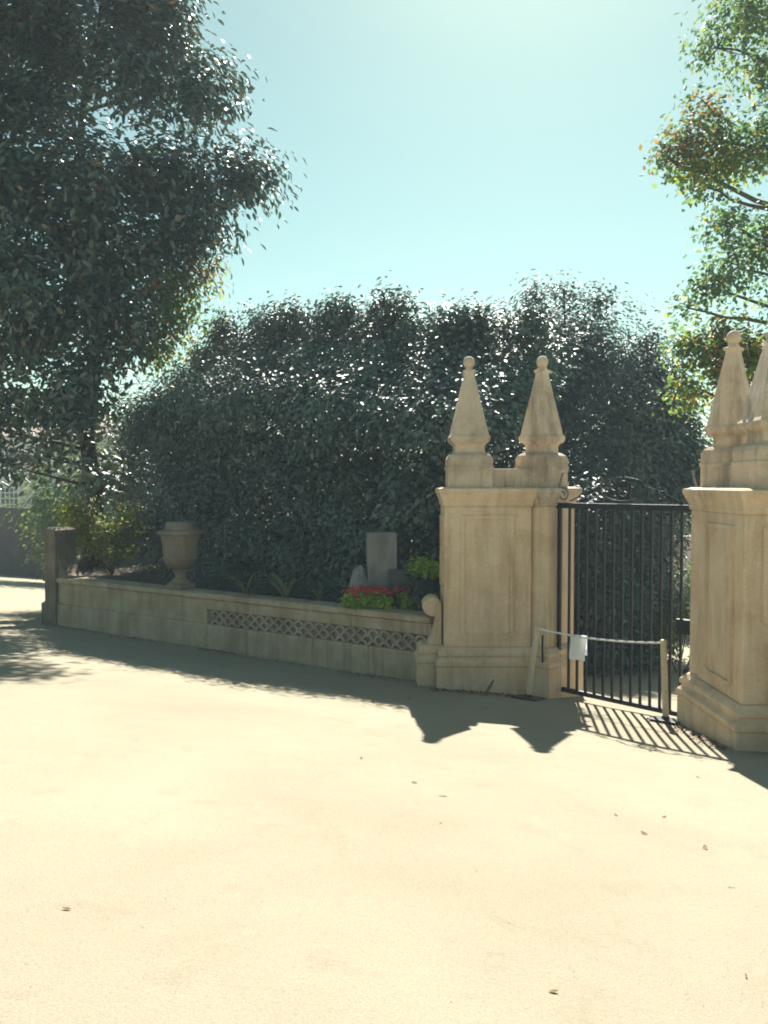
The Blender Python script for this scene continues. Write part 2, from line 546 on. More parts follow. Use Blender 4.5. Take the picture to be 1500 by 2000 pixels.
for a, b2 in split(-0.12, WL, 1.25):
    MB(wxf).stack(((a + b2) / 2, 0.24), ((b2 - a) / 2 - G, 0.23), 0, [(-0.03, 0.845), (0.0, 0.87), (0.0, 0.93), (-0.03, 0.95)]).build('coping_stone', M['wall'], wall, jitter=0.0012)
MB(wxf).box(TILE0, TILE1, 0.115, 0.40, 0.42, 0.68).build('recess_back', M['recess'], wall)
for a, b2 in split(TILE1, WL, 1.35):
    MB(wxf).box(a + G, b2 - G, 0.055, 0.42, 0.425, 0.675).build('panel_stone', M['wall'], wall, bevel=0.01, jitter=0.0012)
MB(wxf).box(-0.12, TILE0, 0.055, 0.42, 0.42, 0.68).build('panel_stone', M['wall'], wall)
# stacked half-round clay tiles, three courses, laid like fish scales
def tile_mesh():
    mb = MB()
    n, ro, ri = 8, 0.100, 0.062
    hs = 0.80
    vs, fs = [], []
    for y in (0.0, 0.085):
        for r in (ro, ri):
            for i in range(n + 1):
                a = math.pi * i / n
                vs.append((r * math.cos(a), y, r * math.sin(a) * hs))
    k = n + 1
    for i in range(n):
        fs += [(i, i + 1, k + i + 1, k + i), (2 * k + i + 1, 2 * k + i, 3 * k + i, 3 * k + i + 1),
               (i + 1, i, 2 * k + i, 2 * k + i + 1), (k + i, k + i + 1, 3 * k + i + 1, 3 * k + i)]
    for i in (0, n):
        fs.append((i, k + i, 3 * k + i, 2 * k + i))
    me = bpy.data.meshes.new('tile')
    me.from_pydata(vs, [], fs)
    bm = bmesh.new(); bm.from_mesh(me); bmesh.ops.recalc_face_normals(bm, faces=bm.faces); bm.to_mesh(me); bm.free()
    return me
tm = tile_mesh()
tm.materials.append(M['tile'])
ang = math.atan2(-WT.y, -WT.x)
pitch = 0.205
for row in range(3):
    t = TILE0 + 0.11 + (0.5 * pitch if row % 2 else 0)
    while t < TILE1 - 0.10:
        o = link('tile', tm, None, wall, Vector(wxf((t, 0.055 + random.uniform(-0.008, 0.008), 0.428 + row * 0.082))))
        o.rotation_euler = (random.uniform(-0.03, 0.03), random.uniform(-0.06, 0.06), ang)
        t += pitch
# end pier of the wall with a concave sweep
MB(wxf).stack((WL + 0.19, 0.24), (0.18, 0.24), 0, [(0.05, -0.5), (0.05, 0.42), (0, 0.46), (0, 1.78), (0.04, 1.82), (0.04, 1.90), (-0.05, 1.95)]).build('end_pier', M['brown'], wall, bevel=0.012)
poly = [(WL + 0.01, 0.952), (WL + 0.01, 1.70)] + [(WL + 0.01 - 0.36 * (1 - math.cos(a)), 0.99 + 0.71 * (1 - math.sin(a))) for a in [math.pi / 2 * i / 8 for i in range(1, 9)]] + [(WL - 0.35, 0.952)]
MB(wxf).prism(poly, 0.06, 0.42).build('sweep', M['brown'], wall)

# ------------------------------------------------------------------ gate piers
def pier(origin, ax, ay, label, yfront):
    ox, oy = origin
    def xf(p):
        return (ox + p[0] * ax[0] + p[1] * ay[0], oy + p[0] * ax[1] + p[1] * ay[1], p[2])
    b0 = xf((0.8, 0, 0))
    root = empty('gate_pier', (b0[0], b0[1], 0), label, 'gate pier', 'stone piers flanking the gate')
    x0, x1, y0, y1 = 0.20, 1.38, -0.42, yfront
    oc, oh = ((x0 + x1) / 2, (y0 + y1) / 2), ((x1 - x0) / 2, (y1 - y0) / 2)
    ic, ih = (0.0, 0.0), (0.33, 0.33)
    q = math.pi / 4
    def part(name, mat, c, h, rot, prof, bevel=0.008, parent=root, jit=0.0):
        return MB(xf).stack(c, h, rot, prof).build(name, M[mat], parent, bevel=bevel, jitter=jit)
    # plinths and base mouldings
    base = [(0.115, 0.36), (0.12, 0.42), (0.075, 0.455), (0.06, 0.48), (0.085, 0.50), (0.085, 0.545), (0.02, 0.605)]
    for c, h, rot, dz in ((oc, oh, 0, 0), (ic, ih, q, 0.004)):
        part('plinth', 'pier', c, h, rot, [(0.10, -0.5), (0.10, 0.33 + dz), (0.085, 0.36 + dz)], 0.012)
        part('base_moulding', 'pier', c, h, rot, [(o, z + dz) for o, z in base])
        part('shaft', 'pier', c, h, rot, [(0, 0.605 + dz), (0, 2.52 + dz)], 0.012)
        part('cornice', 'pier_top' if rot else 'pier', c, h, rot, [(0.004, 2.52 + dz), (0.02, 2.545 + dz), (0.02, 2.59 + dz), (0.035, 2.62 + dz), (0.065, 2.70 + dz), (0.075, 2.705 + dz), (0.075, 2.765 + dz), (-0.02, 2.785 + dz)])
    # raised frames of the recessed panels
    def frame(cx, hx, z0, z1, w, place, name='panel_moulding'):
        outer = [(cx - hx, z0 + 0.06), (cx - hx + 0.06, z0), (cx + hx - 0.06, z0), (cx + hx, z0 + 0.06), (cx + hx, z1), (cx - hx, z1)]
        inner = [(cx - hx + w, z0 + 0.06 + w * 0.4), (cx - hx + 0.06 + w * 0.4, z0 + w), (cx + hx - 0.06 - w * 0.4, z0 + w), (cx + hx - w, z0 + 0.06 + w * 0.4), (cx + hx - w, z1 - w), (cx - hx + w, z1 - w)]
        n = 6
        vs = [place(x, z, -0.02) for x, z in outer] + [place(x, z, 0.022) for x, z in outer] + [place(x, z, 0.022) for x, z in inner] + [place(x, z, -0.02) for x, z in inner]
        fs = []
        for k in range(3):
            for i in range(n):
                j = (i + 1) % n
                fs.append((k * n + i, k * n + j, (k + 1) * n + j, (k + 1) * n + i))
        MB(xf).add(vs, fs).build(name, M['pier'], root)
    frame(0.80, 0.36, 0.72, 2.40, 0.05, lambda x, z, d: (x, y1 + d, z))
    frame((y0 + y1) / 2, 0.25, 1.40, 2.40, 0.045, lambda x, z, d: (x1 + d, x, z))
    # parapet and pedestals
    MB(xf).box(0.16, 0.80, -0.28, 0.20, 2.772, 3.04).build('parapet', M['pier_top'], root, bevel=0.012, jitter=0.004)
    for c, h, rot, dz, k in (((1.02, 0.0), (0.30, 0.30), 0, 0, 1.0), (ic, (0.26, 0.26), q, 0.005, 0.93)):
        part('pedestal', 'pier_top', c, h, rot, [(0.0, 2.765 + dz), (0.0, 3.02 + dz), (0.012, 3.03 + dz), (0.012, 3.065 + dz)], 0.01)
        H = h[0]
        prof = [(0.0, 3.065), (0.0, 3.17), (-0.02, 3.215), (-0.06, 3.245), (-0.09, 3.255), (-0.10, 3.275), (-0.10, 3.345), (-0.09, 3.37), (-0.045, 3.405), (-0.03, 3.43), (-0.028, 3.475), (-0.05, 3.51)]
        tz, b_h = 4.36, H - 0.05
        prof += [(-0.05 - (b_h - 0.062) * t, 3.51 + (tz - 3.51) * t) for t in (0.25, 0.5, 0.75, 0.97)]
        prof += [(0.068 - H, tz), (0.085 - H, tz + 0.012), (0.085 - H, tz + 0.04), (0.05 - H, tz + 0.05), (0.045 - H, tz + 0.08)]
        f = part('finial', 'pier_top', c, h, rot, [(o, z + dz) for o, z in prof], 0.0, jit=0.003)
        p = xf((c[0], c[1], tz + dz + 0.155))
        ball = [(0.078 * math.sin(math.pi * i / 10) + 0.004, -0.085 * math.cos(math.pi * i / 10)) for i in range(11)]
        MB().lathe(p, ball, 16).build('finial_ball', M['pier_top'], f, smooth=True)
    # low buttress with a volute against the outer end
    part('buttress_base', 'pier', (1.52, -0.03), (0.16, 0.20), 0, [(0.06, -0.5), (0.06, 0.36), (0.085, 0.365), (0.085, 0.42), (0.04, 0.46), (0.055, 0.50), (0.055, 0.545), (0.0, 0.60)])
    po = [(1.40, 0.60), (1.40, 1.16)]
    po += [(1.53 + 0.135 * math.cos(a), 1.13 + 0.135 * math.sin(a)) for a in [R(130 - i * 20) for i in range(13)]]
    po += [(1.50, 0.86), (1.54, 0.72), (1.60, 0.60)]
    MB(xf).prism(po, -0.20, 0.17).build('volute', M['pier'], root, bevel=0.012)
    return root

L2 = (2.20, 11.45)
RA = (4.05, 9.55)
pier(L2, (-1, 0), (0, -1), 'free-standing sandstone gate pier with two pointed finials, left of the iron gate', 0.35)
pier(RA, (0, -1), (-1, 0), 'larger near sandstone gate pier at the right edge of the picture', 0.45)

# ------------------------------------------------------------------ iron gate
GA, GB = Vector((2.375, 11.13, 0)), Vector((3.71, 9.72, 0))
gdir = (GB - GA).normalized()
gl = (GB - GA).length
gnv = Vector((gdir.y, -gdir.x, 0))
if gnv.y > 0:
    gnv = -gnv
def gxf(p):
    q = GA + gdir * p[0] + gnv * p[1]
    return (q.x, q.y, p[2])
gate = empty('iron_gate', (GA + GB) / 2, 'black wrought-iron gate of upright bars with scrolled crest between stone piers', 'gate')
def bar(name, x0, x1, z0, z1, d, parent=gate):
    return MB(gxf).box(x0, x1, -d / 2, d / 2, z0, z1).build(name, M['iron'], parent, bevel=0.003)
bar('top_rail', -0.09, gl + 0.05, 2.50, 2.575, 0.055)
bar('bottom_rail', -0.02, gl + 0.02, 0.005, 0.065, 0.05)
bar('hinge_stile', 0.0, 0.045, 0.065, 2.50, 0.05)
bar('latch_stile', gl - 0.045, gl, 0.065, 2.50, 0.05)
NB = 13
for i in range(NB):
    x = 0.045 + (gl - 0.09) * (i + 1) / (NB + 1)
    bar('bar', x - 0.015, x + 0.015, 0.065, 2.50, 0.03)
MB(gxf).box(gl - 0.22, gl - 0.05, -0.04, 0.04, 1.02, 1.20).build('lock_box', M['iron'], gate, bevel=0.006)
def curve(name, pts, r=0.008, mat='iron', n=6):
    return MB(gxf).tube([(x, 0, z) for x, z in pts], r, n).build(name, M[mat], gate, smooth=True)
def spiral(cx, cz, r0, turns, a0, sgn, n=30):
    return [(cx + r0 * (1 - 0.82 * i / n) * math.cos(a0 + sgn * 2 * math.pi * turns * i / n), cz + r0 * (1 - 0.82 * i / n) * math.sin(a0 + sgn * 2 * math.pi * turns * i / n)) for i in range(n + 1)]
mid = gl / 2
for sg in (-1, 1):
    e = 0.07 if sg < 0 else gl - 0.07
    # end scroll with an upright tail
    curve('end_scroll', [(e - sg * -0.01, 2.99), (e - sg * 0.03 * -1, 2.90), (e + sg * 0.06, 2.80)] + spiral(e, 2.685, 0.105, 1.6, 0 if sg > 0 else math.pi, sg), 0.015, 'glint_iron')
    # long sweep from the end scroll up to the central oval
    pts = []
    for i in range(15):
        t = i / 14
        pts.append((mid + sg * (0.30 + (mid - 0.48) * (1 - t)), 2.60 + 0.20 * (t ** 1.6) + 0.05 * math.sin(math.pi * t)))
    curve('sweep_bar', pts)
    curve('sweep_scroll', spiral(mid + sg * 0.52, 2.70, 0.085, 1.4, math.pi / 2, sg), 0.010)
    curve('leaf_bar', [(mid + sg * (0.08 + 0.22 * t), 2.78 + 0.10 * math.sin(math.pi * t)) for t in [i / 8 for i in range(9)]], 0.012)
curve('crest_oval', [(mid + 0.34 * math.cos(a), 2.76 + 0.15 * math.sin(a)) for a in [2 * math.pi * i / 36 for i in range(37)]])
curve('crest_ring', [(mid + 0.10 * math.cos(a), 2.76 + 0.10 * math.sin(a)) for a in [2 * math.pi * i / 20 for i in range(21)]], 0.014)
for k in range(6):
    a = math.pi * k / 3
    curve('crest_petal', [(mid + 0.03 * math.cos(a), 2.76 + 0.03 * math.sin(a)), (mid + 0.12 * math.cos(a + 0.25), 2.76 + 0.11 * math.sin(a + 0.25)), (mid + 0.17 * math.cos(a), 2.76 + 0.14 * math.sin(a))], 0.012)
curve('crest_spike', [(mid, 2.90), (mid, 3.02)], 0.010)

# added dark strip in place of a dark slit in the left pier
lk = MB().box(2.115, 2.135, 10.905, 10.93, 0.38, 0.80).build('dark_strip', M['iron'])
tag(lk, 'thin upright dark bolt on the left pier beside the gate', 'strip')

# ------------------------------------------------------------------ barrier: posts, rope, paper
def post(base, top, label):
    t = empty('barrier_post', base, label, 'barrier post', 'posts of the rope barrier')
    b0, t0 = Vector(base), Vector(top)
    d = (t0 - b0).normalized()
    MB().tube([b0 + d * 0.02, b0 + d * 0.5, t0 - d * 0.012, t0], [0.036, 0.036, 0.036, 0.026], 14).build('shaft', M['post'], t, smooth=False)
    MB().tube([b0 + d * 0.015, b0 + d * 0.06], [0.05, 0.044], 14).build('socket', M['plate'], t)
    up = Vector((-(-0.0754), 0.1135, 1)).normalized()
    mb = MB()
    h = 0.24
    cs = [Vector((h * math.cos(a), h * math.sin(a), 0)) for a in [R(8 + 90 * k) for k in range(4)]]
    vs = []
    for z in (0.0, 0.018):
        for c0 in cs:
            vs.append((b0.x + c0.x, b0.y + c0.y, gz(b0.x + c0.x, b0.y + c0.y) + 0.014 + z))
    mb.add(vs, [(3, 2, 1, 0), (4, 5, 6, 7)] + [(i, (i + 1) % 4, (i + 1) % 4 + 4, i + 4) for i in range(4)])
    mb.build('base_plate', M['plate'], t, bevel=0.004)
    return t
pl_b = (1.89, 10.66, gz(1.89, 10.66) + 0.01)
pl_t = (2.005, 10.66, 0.975)
pr_b = (3.34, 9.62, gz(3.34, 9.62) + 0.01)
pr_t = (3.305, 9.64, 0.985)
post(pl_b, pl_t, 'leaning cream barrier post on black plate before the left pier')
post(pr_b, pr_t, 'upright cream barrier post standing in sun before the gate bars')
A_, B_ = Vector(pl_t) - Vector((0, 0, 0.035)), Vector(pr_t) - Vector((0, 0, 0.035))
def rope_pt(t):
    return A_.lerp(B_, t) - Vector((0, 0, 0.05 * 4 * t * (1 - t)))
rp = MB()
for ph in (0, 2.094, 4.189):
    pts = []
    for i in range(121):
        t = i / 120
        p = rope_pt(t)
        a = ph + t * 2 * math.pi * 26
        side = (B_ - A_).cross(Vector((0, 0, 1))).normalized()
        pts.append(p + side * 0.0065 * math.cos(a) + Vector((0, 0, 1)) * 0.0065 * math.sin(a))
    rp.tube(pts, 0.0075, 5)
tag(rp.build('rope', M['rope'], smooth=True), 'twisted white rope strung between the two barrier posts', 'rope')
# sheet of paper folded over the rope
pc = rope_pt(0.355)
rd = (B_ - A_); rd.z = 0; rd.normalize()
rn = Vector((rd.y, -rd.x, 0))
if rn.y > 0:
    rn = -rn
vs, fs = [], []
NU, NV = 8, 16
for j in range(NV + 1):
    s = j / NV
    for i in range(NU + 1):
        u = (i / NU - 0.5) * 0.215
        w = 0.012 * math.sin(i * 0.9 + 0.6) * min(1, abs(s - 0.45) * 3) + 0.01 * math.sin(j * 0.7)
        if s < 0.45:
            z, off = -0.30 * (0.45 - s) / 0.45, 0.018 + 0.03 * (0.45 - s)
        elif s < 0.55:
            a = (s - 0.45) / 0.1 * math.pi
            z, off = 0.016 * math.sin(a), 0.018 * math.cos(a)
        else:
            z, off = -0.24 * (s - 0.55) / 0.45, -0.018 - 0.03 * (s - 0.55)
        sk = -0.07 * u * 0 + u * (rope_pt(0.45).z - rope_pt(0.25).z)
        vs.append(tuple(pc + rd * (u + 0.02 * z) + rn * (off + w * (0 if 0.42 < s < 0.58 else 1)) + Vector((0, 0, z + 0.008 + sk * 0.5))))
for j in range(NV):
    for i in range(NU):
        a = j * (NU + 1) + i
        fs.append((a, a + 1, a + NU + 2, a + NU + 1))
pm = bpy.data.meshes.new('paper_notice')
pm.from_pydata(vs, [], fs)
pm.shade_smooth()
tag(link('paper_notice', pm, M['paper']), 'white sheet of paper folded over the rope', 'paper')

# ------------------------------------------------------------------ urn on the wall
uc = W0 + WT * 5.2 + WV * 0.24
uc.z = 0.952
urn = empty('stone_urn', uc, 'big weathered stone urn standing on the low garden wall', 'urn')
MB().stack((uc.x, uc.y), (0.19, 0.19), ang, [(0, 0.952), (0, 1.03), (-0.03, 1.06)]).build('foot', M['urn'], urn, bevel=0.01)
MB().lathe(uc, [(0.194, 0.100), (0.182, 0.130), (0.114, 0.190), (0.097, 0.240), (0.103, 0.290), (0.142, 0.315), (0.148, 0.335), (0.103, 0.350)], 24).build('stem', M['urn'], urn, smooth=True)
MB().lathe(uc, [(0.103, 0.345), (0.194, 0.390), (0.268, 0.450), (0.296, 0.520), (0.314, 0.545), (0.314, 0.575), (0.294, 0.590), (0.314, 0.740), (0.342, 0.930), (0.356, 0.965)], 28).build('bowl', M['urn'], urn, smooth=True)
MB().lathe(uc, [(0.353, 0.962), (0.399, 0.985), (0.405, 1.020), (0.365, 1.050), (0.285, 1.060), (0.279, 1.075), (0.257, 1.180), (0.228, 1.200), (0.057, 1.215)], 28).build('rim', M['urn'], urn, smooth=True)

# ------------------------------------------------------------------ stones in the bed
st = empty('stone_stele', (-0.06, 13.15, 0.85), 'tall grey upright stone slab behind the red flowers', 'stone slab')
MB().stack((-0.04, 13.2), (0.235, 0.11), 0.12, [(0.0, 0.75), (0.0, 2.02), (-0.02, 2.05)]).build('slab', M['stele'], st, bevel=0.012, jitter=0.004)
MB().lathe((-0.40, 13.12, 0.75), [(0.17, 0), (0.20, 0.15), (0.19, 0.32), (0.17, 0.45), (0.13, 0.60), (0.09, 0.70), (0.03, 0.76)], 11).build('rough_rock', M['stele'], st, jitter=0.022)
bk = MB().stack((0.205, 12.75), (0.145, 0.10), 0.1, [(0.0, 0.75), (0.0, 1.46), (-0.02, 1.49)]).build('dark_stone_block', M['dark_stone'], bevel=0.012, jitter=0.004)
tag(bk, 'small dark upright stone block right of the tall grey slab', 'stone block')

# ------------------------------------------------------------------ bed plants
def hedge_strip():
    t = empty('border_hedge', W0 + WT * 3 + WV * 0.6 + Vector((0, 0, 0.85)), 'long low blue-green border hedge along the top of the wall', 'hedge')
    blobs = []
    k = 0.85
    while k < 5.2:
        p = W0 + WT * k + WV * 0.66
        blobs.append((p.x, p.y, 1.0 + random.uniform(-0.02, 0.02), 0.26, 0.24, 0.17))
        k += 0.2
    foliage('foliage', blobs, 22000, M['teal_leaf'], t, 0.05, 0.3, per=10, spread=0.06, shell=0.4)
    mb = MB()
    for b in blobs[::2]:
        for _ in range(3):
            limb(mb, (b[0] + random.uniform(-.08, .08), b[1] + random.uniform(-.08, .08), 0.74), (b[0] + random.uniform(-.15, .15), b[1] + random.uniform(-.15, .15), 1.1), 0.008, 0.004, n=4, seg=3)
    tag(mb.build('stems', M['bark'], t), kind='stuff')
hedge_strip()

def flowers(c, label, npl, span, tall):
    t = empty('flower_clump', c, label, 'flowers')
    blobs = [(c[0] + random.uniform(-span, span), c[1] + random.uniform(-0.12, 0.12), c[2] + tall * 0.55, 0.13, 0.12, 0.09) for _ in range(npl)]
    foliage('leaves', blobs, 220 * npl, M['lime'], t, 0.075, 0.6, per=8, spread=0.04)
    n = npl * 9
    P = np.array([[b[0], b[1], b[2] + 0.12] for b in blobs])[RNG.integers(0, npl, n)] + RNG.normal(size=(n, 3)) * np.array([0.09, 0.07, 0.035])
    k = 5
    PP = np.repeat(P, k, 0)
    d = unit(n * k) + np.array([0, -0.3, 0.5])
    me = leaf_mesh('petals', PP - np.array(c), unit(n * k) * 0.5 + np.array([0, -0.6, 0.4]), d, np.full(n * k, 0.045), np.full(n * k, 0.032))
    tag(link('petals', me, M['petal'], t), kind='stuff')
    mb = MB()
    for p in P[::2]:
        limb(mb, (p[0], p[1], c[2]), p, 0.004, 0.003, n=4, seg=3)
    tag(mb.build('stems', M['far_green'], t), kind='stuff')
flowers((-0.24, 12.45, 0.84), 'clump of red flowers over yellow-green leaves before the grey slab', 9, 0.30, 0.42)
flowers((0.42, 12.35, 0.84), 'few red blooms between the dark block and the round shrub', 2, 0.06, 0.45)

def shrub(name, label, c, blobs, n, mat, leaf, cat='shrub', group=None, **kw):
    t = empty(name, c, label, cat, group)
    mb = MB()
    for b in blobs:
        for _ in range(3):
            limb(mb, (c[0] + random.uniform(-.06, .06), c[1] + random.uniform(-.06, .06), c[2] - 0.1), (b[0] + random.uniform(-.1, .1), b[1] + random.uniform(-.1, .1), b[2]), 0.016, 0.006, n=5, seg=4)
    tag(mb.build('stems', M['bark'], t), kind='stuff')
    foliage('foliage', blobs, n, M[mat], t, leaf, **kw)
    return t
rs_ = shrub('round_shrub', 'dark ball-shaped shrub with sunlight painted into its lime top beside the left pier', (0.66, 12.3, 0.82), [(0.66, 12.3, 1.25, 0.29, 0.27, 0.33)], 4200, 'dark_leaf', 0.06, per=8, spread=0.05)
lit = foliage('sun_painted_shoots', [(0.58, 12.34, 1.60, 0.20, 0.16, 0.05), (0.66, 12.15, 1.56, 0.24, 0.14, 0.05)], 800, M['lime'], rs_, 0.085, 0.4, per=6, spread=0.05)  # bright lime leaves in place of the sunlight the camellia blocks
lit['kind'] = 'stuff'
shrub('loose_shrub', 'loose yellow-green sunlit shrub behind the wall near its far end', (-6.1, 18.3, 0.85),
      [(-6.6, 18.3, 1.75, 0.6, 0.5, 0.45), (-5.9, 18.1, 1.6, 0.6, 0.5, 0.45), (-5.6, 18.4, 2.0, 0.4, 0.4, 0.35), (-6.9, 18.5, 2.2, 0.5, 0.4, 0.35)], 4200, 'yellow', 0.10, per=9, spread=0.11)
def strap_plant(c, n, ln, label):
    t = empty('strap_plant', c, label, 'plant', 'strap-leaved plants in the bed')
    N = 7
    vs, fs = [], []
    for i in range(N + 1):
        s = i / N
        w = 0.032 * math.sin(math.pi * (0.15 + 0.85 * s)) + 0.002
        x, z = ln * s * 0.75, ln * (0.95 * s - 0.75 * s * s)
        vs += [(x, -w, z + w * 0.3), (x, 0, z), (x, w, z + w * 0.3)]
    for i in range(N):
        for k in (0, 1):
            a = i * 3 + k
            fs.append((a, a + 1, a + 4, a + 3))
    me = bpy.data.meshes.new('leaf')
    me.from_pydata(vs, [], fs)
    me.materials.append(M['strap'])
    me.shade_smooth()
    for k in range(n):
        o = link('leaf', me, None, t, c)
        o.rotation_euler = (random.uniform(-.2, .2), random.uniform(-0.75, 0.1), 2 * math.pi * k / n + random.uniform(-.3, .3))
        s = random.uniform(0.7, 1.15)
        o.scale = (s, s, s)
strap_plant((-2.35, 13.95, 0.86), 14, 0.75, 'spiky strap-leaved plant nearer the urn')
strap_plant((-1.62, 13.5, 0.86), 12, 0.80, 'spiky strap-leaved plant midway between urn and grey slab')
strap_plant((-1.05, 13.2, 0.86), 10, 0.60, 'spiky strap-leaved plant left of the grey slab')

# ------------------------------------------------------------------ camellia trees behind the wall
def row_pt(t, dv=2.4):
    p = W0 + WT * t + WV * dv
    return p.x, p.y
cam_specs = [
    (0.75, 2.45, 5.75, 1.0, 'dense dark camellia tree directly behind the left pier'),
    (2.2, 2.45, 5.95, 1.2, 'dense dark camellia tree behind the tall grey slab'),
    (3.8, 2.45, 6.35, 1.25, 'glossy camellia tree in the middle of the row behind the wall'),
    (5.4, 2.45, 6.45, 1.25, 'glossy camellia tree behind the stone urn'),
    (7.0, 2.6, 6.5, 1.25, 'camellia tree whose top meets the big left tree'),
    (8.3, 3.2, 6.1, 1.05, 'lower camellia tree behind the far end of the wall'),
]
for (t, dv, h, r, lab) in cam_specs:
    x, y = row_pt(t, dv)
    blobs = []
    def at_row(dt, ddv, z, rx, ry, rz, w=1.0):
        px, py = row_pt(t + dt, dv + ddv)
        blobs.append((px, py, z, rx, ry, rz, w))
    for dt in (-0.68, 0.0, 0.68):
        for k in range(5):
            j = random.uniform(-0.12, 0.12)
            q_ = random.uniform(0.9, 1.1)
            at_row(dt * r + random.uniform(-0.12, 0.12), -0.75 + 0.66 * k + j, h - 1.62 + 0.40 * k - 0.42 + random.uniform(-0.12, 0.10), 0.66 * r * q_, 0.60 * q_, 0.42 * q_, random.uniform(1.1, 1.5))
        for k in range(4):
            q_ = random.uniform(0.6, 1.1)
            at_row(dt * r + random.uniform(-0.25, 0.25), -0.5 + 0.12 * k + random.uniform(-0.3, 0.25), h - 2.9 - 0.8 * k + random.uniform(-0.25, 0.25), 0.62 * r * q_, 0.52 * q_, 0.58 * q_, random.uniform(0.5, 1.2))
        at_row(dt * r, 0.6, h - 2.9, 0.7 * r, 0.7, 1.0, 0.9)
        at_row(dt * r, 0.4, 1.5, 0.7 * r, 0.7, 0.8, 0.7)
        at_row(dt * r, 1.0, 2.4, 0.7 * r, 0.6, 0.9, 0.8)
        at_row(dt * r, 1.1, 1.5, 0.7 * r, 0.5, 0.8, 0.7)
    for k in range(12):
        at_row(random.uniform(-0.95, 0.95) * r, random.uniform(1.0, 1.9), h - random.uniform(-0.05, 0.25), 0.09, 0.09, 0.22, 0.6)
    tree('camellia_tree', lab, (x, y, 0.85), [(x, y, 0.8), (x + 0.1, y, 2.2), (x - 0.05, y + 0.1, h - 1.6)], 0.11, blobs, 36000, 'camellia', random.uniform(0.095, 0.12), group='camellia trees behind the garden wall', per=14, spread=0.15, shell=0.5, aspect=0.5, face=(-WV.x * 0.46, -WV.y * 0.46, 0), rand=0.42)

# ------------------------------------------------------------------ trees behind the gate
def P3(x, y, z, r, w=1.0, ry=None):
    return (x, y, z, r, ry or r, r, w)
tree('evergreen_tree', 'tall domed dark evergreen tree behind the finials of the left pier', (4.3, 19.5, -1.4),
     [(4.3, 19.5, -1.6), (4.2, 19.5, 2.0), (4.4, 19.6, 5.5)], 0.2,
     [P3(2.0, 19.6, 4.9, 0.95), P3(2.9, 19.6, 5.7, 1.05), P3(3.8, 19.8, 6.2, 1.1), P3(4.9, 19.8, 6.1, 1.1), P3(5.7, 19.8, 5.4, 1.0), P3(4.3, 19.0, 5.0, 1.3), P3(3.2, 18.8, 4.2, 1.3), P3(5.5, 18.8, 4.1, 1.3), P3(4.4, 18.4, 2.9, 1.5), P3(3.0, 18.4, 2.4, 1.4), P3(5.6, 18.6, 2.4, 1.3), P3(4.2, 18.2, 1.0, 1.4), P3(5.4, 18.4, 0.8, 1.2), P3(2.9, 18.3, 0.7, 1.3), P3(4.6, 18.2, -0.4, 1.3),
      (3.6, 19.7, 7.3, 0.12, 0.12, 0.3, 1), (4.3, 19.7, 7.3, 0.12, 0.12, 0.35, 1), (5.1, 19.7, 7.15, 0.12, 0.12, 0.3, 1), (2.7, 19.5, 6.6, 0.15, 0.12, 0.3, 1)],
     70000, 'dark_leaf', 0.13, per=14, spread=0.2, shell=0.5, heart=(4.3, 20.0, 3.5))
tree('evergreen_tree', 'narrower dark evergreen tree seen above the gate at its right', (6.6, 20.5, -1.8),
     [(6.6, 20.5, -1.9), (6.5, 20.5, 2.0), (6.7, 20.5, 5.0)], 0.16,
     [P3(6.5, 20.3, 5.3, 0.9), P3(7.1, 20.6, 4.6, 0.85), P3(6.4, 20.0, 4.1, 1.1), P3(7.3, 20.4, 3.6, 0.95), P3(6.5, 19.8, 2.9, 1.1), P3(7.3, 20.2, 2.9, 0.8), P3(6.3, 19.6, 1.6, 1.0), P3(6.2, 19.6, 0.2, 1.0), P3(6.1, 19.6, -0.9, 0.9), (6.5, 20.3, 6.25, 0.12, 0.12, 0.3, 1), (7.0, 20.5, 5.4, 0.12, 0.12, 0.3, 1)],
     36000, 'dark_leaf', 0.13, group='trees behind the gate', per=14, spread=0.2, shell=0.5)
for (x, y, hh, lab) in ((3.55, 14.6, 2.3, 'dark tall shrub in shade just behind the hinge side of the gate'), (4.25, 15.6, 2.5, 'dark tall shrub in shade seen through the middle of the gate'), (5.0, 16.6, 2.2, 'dark tall shrub in shade seen right of the gate centre')):
    b0 = gz(x, y)
    shrub('dark_shrub', lab, (x, y, b0), [(x, y, b0 + 0.5, 0.75, 0.6, 0.6), (x + 0.1, y, b0 + 1.4, 0.75, 0.6, 0.7), (x - 0.1, y + 0.1, b0 + 2.3, 0.7, 0.6, 0.7), (x, y + 0.2, b0 + hh + 0.5, 0.6, 0.5, 0.6)], 9000, 'dark_leaf', 0.11, group='dark shrubs behind the gate', per=10, spread=0.12)
tree('evergreen_tree', 'dark evergreen tree in the gap between the camellia row and the big left tree', (-6.7, 22.6, -0.8),
     [(-6.7, 22.6, -1.0), (-6.6, 22.6, 2.0), (-6.8, 22.7, 4.0)], 0.14,
     [P3(-6.9, 22.8, 4.6, 0.9), P3(-6.0, 22.7, 4.4, 0.9), P3(-6.6, 22.4, 3.5, 1.1), P3(-5.6, 22.5, 3.2, 1.0), P3(-7.2, 22.5, 3.0, 0.8), P3(-6.3, 22.3, 2.2, 1.1), P3(-6.4, 22.3, 1.0, 1.1)], 16000, 'dark_leaf', 0.13, per=14, spread=0.2, shell=0.5)
shrub('sunlit_shrub', 'yellow sunlit shrub seen low through the right-hand gate bars', (5.9, 16.2, -0.9),
      [(5.6, 16.2, -0.1, 0.42, 0.4, 0.45), (6.0, 16.3, 0.25, 0.42, 0.4, 0.4), (6.4, 16.4, 0.0, 0.4, 0.4, 0.45)], 1500, 'yellow', 0.10, per=8, spread=0.1)
